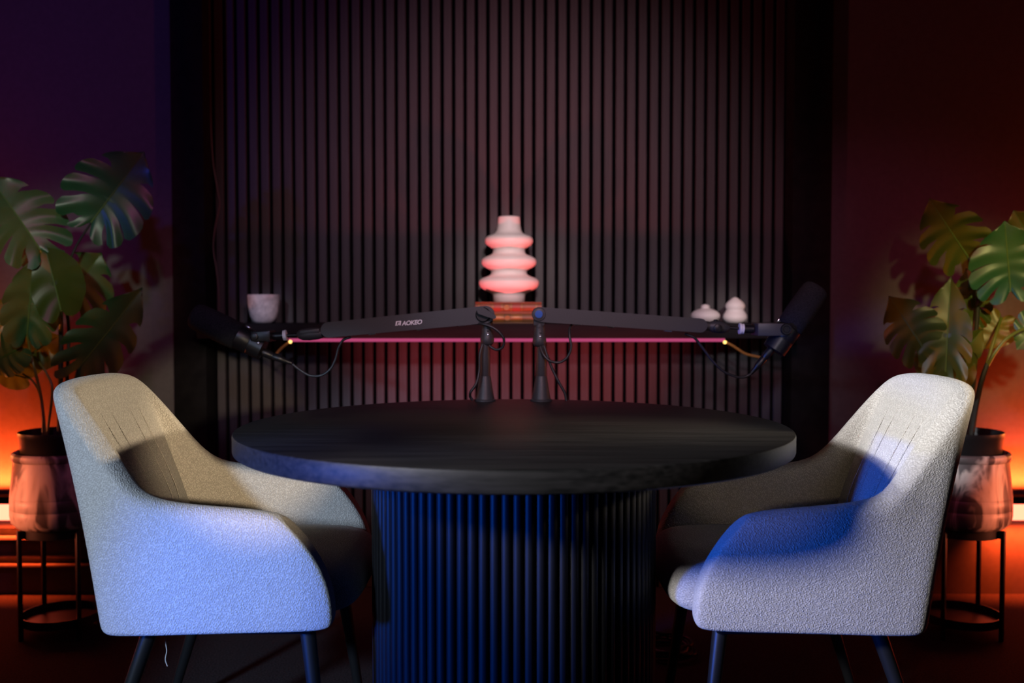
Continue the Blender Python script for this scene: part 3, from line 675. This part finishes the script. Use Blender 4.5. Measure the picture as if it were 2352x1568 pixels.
# ------------------------------------------------------------------ plants on stands
CAMP = Vector((0, 0, CAM_Z))
OUT = [(0.0, 0.02), (-.13, .16), (-.18, .40), (-.13, .66), (.0, .86), (.16, .97), (.34, 1.0), (.52, .93), (.68, .76), (.82, .52), (.93, .24), (1.0, 0.0)]
def outline_at(tau):
    x = tau*(len(OUT)-1); i = min(int(x), len(OUT)-2); f = x - i
    P = [OUT[max(i-1, 0)], OUT[i], OUT[i+1], OUT[min(i+2, len(OUT)-1)]]
    def cr(a, b, c, d, t): return 0.5*((2*b)+(c-a)*t+(2*a-5*b+4*c-d)*t*t+(-a+3*b-3*c+d)*t**3)
    return (cr(*[p[0] for p in P], f), cr(*[p[1] for p in P], f))
def leaf(root, base, tip, hw, roll=0, fold=0.25, droop=0.12, lobes=5, s0=0.42, gap=0.20, m=None, d0=3.05, d1=None, asym=1.0, wave=0.055, seed=0):
    rnd = random.Random(seed)
    m = m or M_leaf
    b = at(base[0], base[1], d0); tp = at(tip[0], tip[1], d0 if d1 is None else d1)
    a = tp - b; L = a.length; a.normalize()
    v = (b - CAMP).normalized(); s = a.cross(v).normalized(); n = s.cross(a).normalized()
    if n.dot(v) > 0: n = -n
    s_ = s*math.cos(R(roll)) + n*math.sin(R(roll)); n_ = n*math.cos(R(roll)) - s*math.sin(R(roll))
    Wd = mm(hw, d0); bm = NB()
    def P(x, y, sgn):
        ww = Wd*(asym if sgn > 0 else 2 - asym)
        z = fold*abs(y)*ww - droop*L*max(x, 0)**2 - 0.10*Wd*abs(y)**2.2
        return b + a*(x*L) + s_*(y*ww*sgn) + n_*z
    for sgn in (1, -1):
        cuts = [0.0] + [0.24 + 0.62*i/(lobes-1) + rnd.uniform(-.02, .02) for i in range(lobes-1)] + [1.0]
        for k in range(lobes):
            t0, t1 = cuts[k], cuts[k+1]; tc = (t0+t1)/2; grid = []
            g_k = gap*rnd.choice((0.35, 0.8, 1.1, 1.4)); s0k = s0*rnd.uniform(.85, 1.35)
            for j in range(7):
                sj = [0, .2, .42, .6, .78, .92, 1.0][j]; row = []
                for i in range(7):
                    u = -1 + 2*i/6
                    g = 0 if sj <= s0k else g_k*min(1, (sj - s0k)/(0.25))
                    if k == 0 and u < 0: g = 0
                    if k == lobes-1 and u > 0: g = 0
                    tau = tc + (t1-t0)/2*u*(1-g)
                    se = sj*(1 - (0.09*abs(u)**4 if g > 0 else 0))
                    ox, oy = outline_at(tau); mx_ = 0.0 + 0.96*max(0, tau)**1.25
                    cx = mx_*(1-se) + ox*se + 0.05*math.sin(math.pi*se)*(1 if tau > .25 else 0)
                    cy = oy*se
                    p = P(cx, cy, sgn) + n_*(wave*Wd*(math.cos(math.pi*u)*0.5+0.5)*se*1.6)
                    row.append(bm.verts.new(p))
                grid.append(row)
            for A, B in zip(grid, grid[1:]):
                for i in range(6):
                    try: bm.faces.new([A[i], A[i+1], B[i+1], B[i]])
                    except ValueError: pass
    bmesh.ops.remove_doubles(bm, verts=bm.verts, dist=0.0004)
    lf = build('leaf', bm, m, root, angle=180)
    bm = NB(); tube(bm, [P(x, 0, 1) + n_*0.001 for x in (0.0, .2, .4, .6, .8, .97)], 0.0026, 6, 3, r1=0.0008)
    build('midrib', bm, M_rib_l, lf)
    return lf, b
def stem(root, pts, r, m, r1=None):
    bm = NB(); tube(bm, [at(*p) for p in pts], r, 8, 6, r1=r1); return build('stem', bm, m, root)

def stand_and_pot(cx, leg_px, d, side, lab_stand, lab_pot):
    c = at(cx, 1200, d); X, Y = c.x, c.y
    t = thing('plant_stand', lab_stand, 'plant stand', (X, Y, 0), group='black metal plant stands')
    zt, zb = 0.335, 0.048; rt = 0.108; rb = 0.116
    for (z, r, h, nm) in ((zt-0.026, rt, 0.026, 'top_tray'), (zb-0.010, rb, 0.026, 'bottom_tray')):
        bm = NB(); lathe(bm, (X, Y, z), Vector((0, 0, 1)), [(0, r), (h, r), (h, r-0.003), (0.004, r-0.003), (0.004, 0)], 48); build(nm, bm, M_leg, t, angle=30)
    for a in leg_px:
        x, y = X + (rb+0.006)*math.cos(R(a)), Y + (rb+0.006)*math.sin(R(a))
        bm = NB(); box(bm, (x, y, zt/2), (0.012, 0.012, zt), 0.001, rot=Matrix.Rotation(R(a), 3, 'Z')); 
        box(bm, (X + (rb-0.002)*math.cos(R(a)), Y + (rb-0.002)*math.sin(R(a)), zt-0.013), (0.016, 0.012, 0.024), 0.001, rot=Matrix.Rotation(R(a), 3, 'Z'))
        build('leg', bm, M_leg, t)
    # marble pot
    zp = zt
    prof = [(0, .110), (.004, .122), (.020, .136), (.040, .1395), (.0575, .1395), (.0585, .1385), (.060, .1385), (.061, .1395), (.094, .1385), (.095, .1375), (.0965, .1375), (.0975, .1385), (.205, .1275), (.208, .131), (.214, .1335), (.224, .1335), (.229, .131), (.231, .127), (.228, .122), (.16, .121), (.012, .115), (.012, 0)]
    bm = NB(); lathe(bm, (X, Y, zp), Vector((0, 0, 1)), prof, 64)
    tag(build('plant_pot', bm, M_marble, angle=50), lab_pot, 'pot', 'marbled plant pots')
    return X, Y, zp
def plant_root(X, Y, zp, label):
    t = thing('monstera_plant', label, 'plant', (X, Y, zp+0.013), group='potted monstera plants')
    bm = NB(); lathe(bm, (X, Y, zp+0.013), Vector((0, 0, 1)), [(0, .085), (.262, .112), (.266, .114), (.278, .114), (.279, .111), (.25, .108), (.245, 0)], 48); build('nursery_pot', bm, M_leg, t, angle=40)
    bm = NB(); lathe(bm, (X, Y, zp+0.259), Vector((0, 0, 1)), [(0, .107), (.006, .08), (.010, 0)], 32); build('soil', bm, M_soil, t)
    return t

DP = 3.06
X, Y, zp = stand_and_pot(137, (228, 318, 138, 48), DP, -1, 'black metal plant stand with two round trays behind the left armchair', 'marbled stone pot behind the left armchair on its stand')
pl_ = plant_root(X, Y, zp, 'tall monstera behind the left armchair, broad leaves rising above the chair')
G = M_leaf; Yg = M_leafy
leaf(pl_, (209, 511), (327, 352), 100, roll=-8, fold=.22, droop=.05, lobes=5, m=G, d0=3.02, d1=3.04, seed=1)
leaf(pl_, (92, 573), (-22, 398), 92, roll=14, fold=.12, droop=.14, lobes=5, m=G, d0=2.98, d1=2.95, seed=2)
leaf(pl_, (150, 690), (232, 585), 84, roll=10, fold=.1, droop=.1, lobes=5, gap=.3, m=G, d0=3.10, d1=3.12, seed=3)
leaf(pl_, (140, 712), (108, 572), 66, roll=-24, fold=.35, droop=-.05, lobes=4, gap=0.0, m=Yg, d0=2.94, d1=3.0, asym=0.78, seed=4)
leaf(pl_, (62, 768), (78, 598), 62, roll=8, fold=.32, droop=.1, lobes=5, gap=.06, s0=.75, m=G, d0=2.98, d1=2.95, seed=5)
leaf(pl_, (178, 848), (322, 674), 72, roll=10, fold=.2, droop=.12, lobes=5, m=G, d0=3.00, d1=2.98, gap=.24, seed=6)
leaf(pl_, (72, 812), (132, 772), 52, roll=-10, fold=.1, droop=.1, lobes=4, gap=.0, m=Yg, d0=3.08, seed=7)
leaf(pl_, (52, 798), (-40, 838), 56, roll=18, fold=.15, droop=.2, lobes=5, gap=.1, m=G, d0=3.0, seed=8)
leaf(pl_, (20, 760), (-30, 690), 50, roll=-15, fold=.15, droop=.1, lobes=5, gap=.1, m=Yg, d0=3.12, seed=9)
leaf(pl_, (70, 818), (62, 872), 30, roll=5, fold=.1, droop=.1, lobes=4, gap=.0, m=Yg, d0=3.08, seed=10)
leaf(pl_, (60, 868), (-20, 845), 34, roll=5, fold=.1, droop=.1, lobes=4, gap=.0, m=Yg, d0=3.05, seed=11)
leaf(pl_, (95, 600), (38, 560), 36, roll=20, fold=.1, droop=.1, lobes=4, gap=.0, m=G, d0=3.10, seed=12)
zso = 1010
stem(pl_, ((136, zso, 3.06), (137, 940, 3.06), (139, 860, 3.06), (140, 790, 3.05), (139, 720, 3.03)), .0075, M_stem)
stem(pl_, ((150, zso, 3.08), (152, 930, 3.08), (155, 850, 3.06), (158, 760, 3.05), (152, 700, 3.03), (150, 640, 3.03), (170, 575, 3.03), (209, 511, 3.02)), .0065, M_stem, .0035)
stem(pl_, ((139, 760, 3.04), (141, 735, 2.98), (140, 712, 2.94)), .006, M_stemg, .004)
stem(pl_, ((136, 730, 3.04), (128, 650, 3.03), (108, 600, 3.0), (92, 573, 2.98)), .005, M_stemg, .0035)
stem(pl_, ((103, zso, 3.03), (100, 960, 3.03), (93, 905, 3.02), (80, 850, 3.0), (70, 810, 3.0), (62, 768, 2.98)), .0055, M_stemg, .0035)
stem(pl_, ((106, zso, 3.05), (120, 900, 3.04), (108, 860, 3.05), (92, 835, 3.06), (72, 812, 3.08)), .0045, M_stemg, .0035)
stem(pl_, ((98, zso, 3.02), (98, 950, 3.02), (90, 900, 3.03), (72, 872, 3.04), (52, 858, 3.05)), .004, M_stemg, .003)
stem(pl_, ((155, zso, 3.03), (160, 930, 3.02), (178, 848, 3.0)), .0055, M_stem, .004)

X, Y, zp = stand_and_pot(2211, (312, 222, 42, 132), DP, 1, 'black metal plant stand with two round trays behind the right armchair', 'marbled stone pot behind the right armchair on its stand')
pr = plant_root(X, Y, zp, 'shorter bushy monstera behind the right armchair, lit amber from the wall')
leaf(pr, (2226, 592), (2136, 462), 76, roll=-16, fold=.2, droop=.05, lobes=5, gap=.3, m=Yg, d0=3.08, d1=3.05, seed=21)
leaf(pr, (2321, 668), (2309, 512), 86, roll=6, fold=.12, droop=.05, lobes=5, m=G, d0=2.96, d1=2.93, gap=.14, seed=22)
leaf(pr, (2126, 806), (2046, 684), 68, roll=8, fold=.2, droop=.05, lobes=5, m=Yg, d0=3.0, d1=2.98, seed=23)
leaf(pr, (2172, 862), (2181, 640), 58, roll=-12, fold=.3, droop=.06, lobes=5, m=Yg, d0=2.97, d1=2.97, gap=.12, seed=24)
leaf(pr, (2238, 735), (2222, 618), 44, roll=20, fold=.15, droop=.05, lobes=5, m=Yg, d0=3.08, seed=25)
leaf(pr, (2300, 730), (2262, 800), 48, roll=0, fold=.1, droop=.08, lobes=4, gap=0, m=Yg, d0=3.10, seed=26)
leaf(pr, (2172, 855), (2262, 758), 44, roll=24, fold=.2, droop=.1, lobes=4, gap=.05, m=Yg, d0=2.99, seed=27)
leaf(pr, (2178, 880), (2242, 832), 36, roll=0, fold=.1, droop=.1, lobes=4, gap=0, m=Yg, d0=2.96, seed=28)
leaf(pr, (2385, 580), (2330, 486), 58, roll=0, fold=.15, droop=.05, lobes=5, m=Yg, d0=3.08, seed=29)
leaf(pr, (2400, 730), (2338, 800), 48, roll=0, fold=.12, droop=.05, lobes=5, m=G, d0=3.02, seed=30)
leaf(pr, (2160, 850), (2098, 812), 36, roll=0, fold=.12, droop=.05, lobes=4, gap=0, m=G, d0=3.04, seed=31)
leaf(pr, (2240, 660), (2215, 700), 40, roll=0, fold=.12, droop=.05, lobes=4, gap=0, m=Yg, d0=3.10, seed=32)
zso = 1018
stem(pr, ((2222, zso, 3.06), (2230, 930, 3.06), (2238, 850, 3.06), (2242, 770, 3.06), (2246, 690, 3.05), (2236, 630, 3.06), (2226, 592, 3.08)), .010, M_stem, .004)
stem(pr, ((2228, zso, 3.04), (2242, 930, 3.03), (2256, 870, 3.02), (2268, 835, 3.02)), .0095, M_stem, .0075)
stem(pr, ((2268, 835, 3.02), (2276, 805, 3.03), (2290, 760, 3.05), (2300, 730, 3.10)), .006, M_stemg, .004)
stem(pr, ((2268, 840, 3.02), (2284, 812, 3.0), (2310, 780, 2.99), (2345, 758, 3.0), (2385, 745, 3.02)), .0055, M_stemg, .0045)
stem(pr, ((2246, 700, 3.05), (2280, 690, 3.0), (2321, 668, 2.96)), .005, M_stemg, .0035)
stem(pr, ((2212, zso, 3.02), (2196, 940, 3.0), (2178, 890, 2.98), (2172, 862, 2.97)), .0055, M_stemg, .004)
stem(pr, ((2208, zso, 3.04), (2180, 930, 3.02), (2150, 860, 3.0), (2126, 806, 3.0)), .005, M_stemg, .0035)
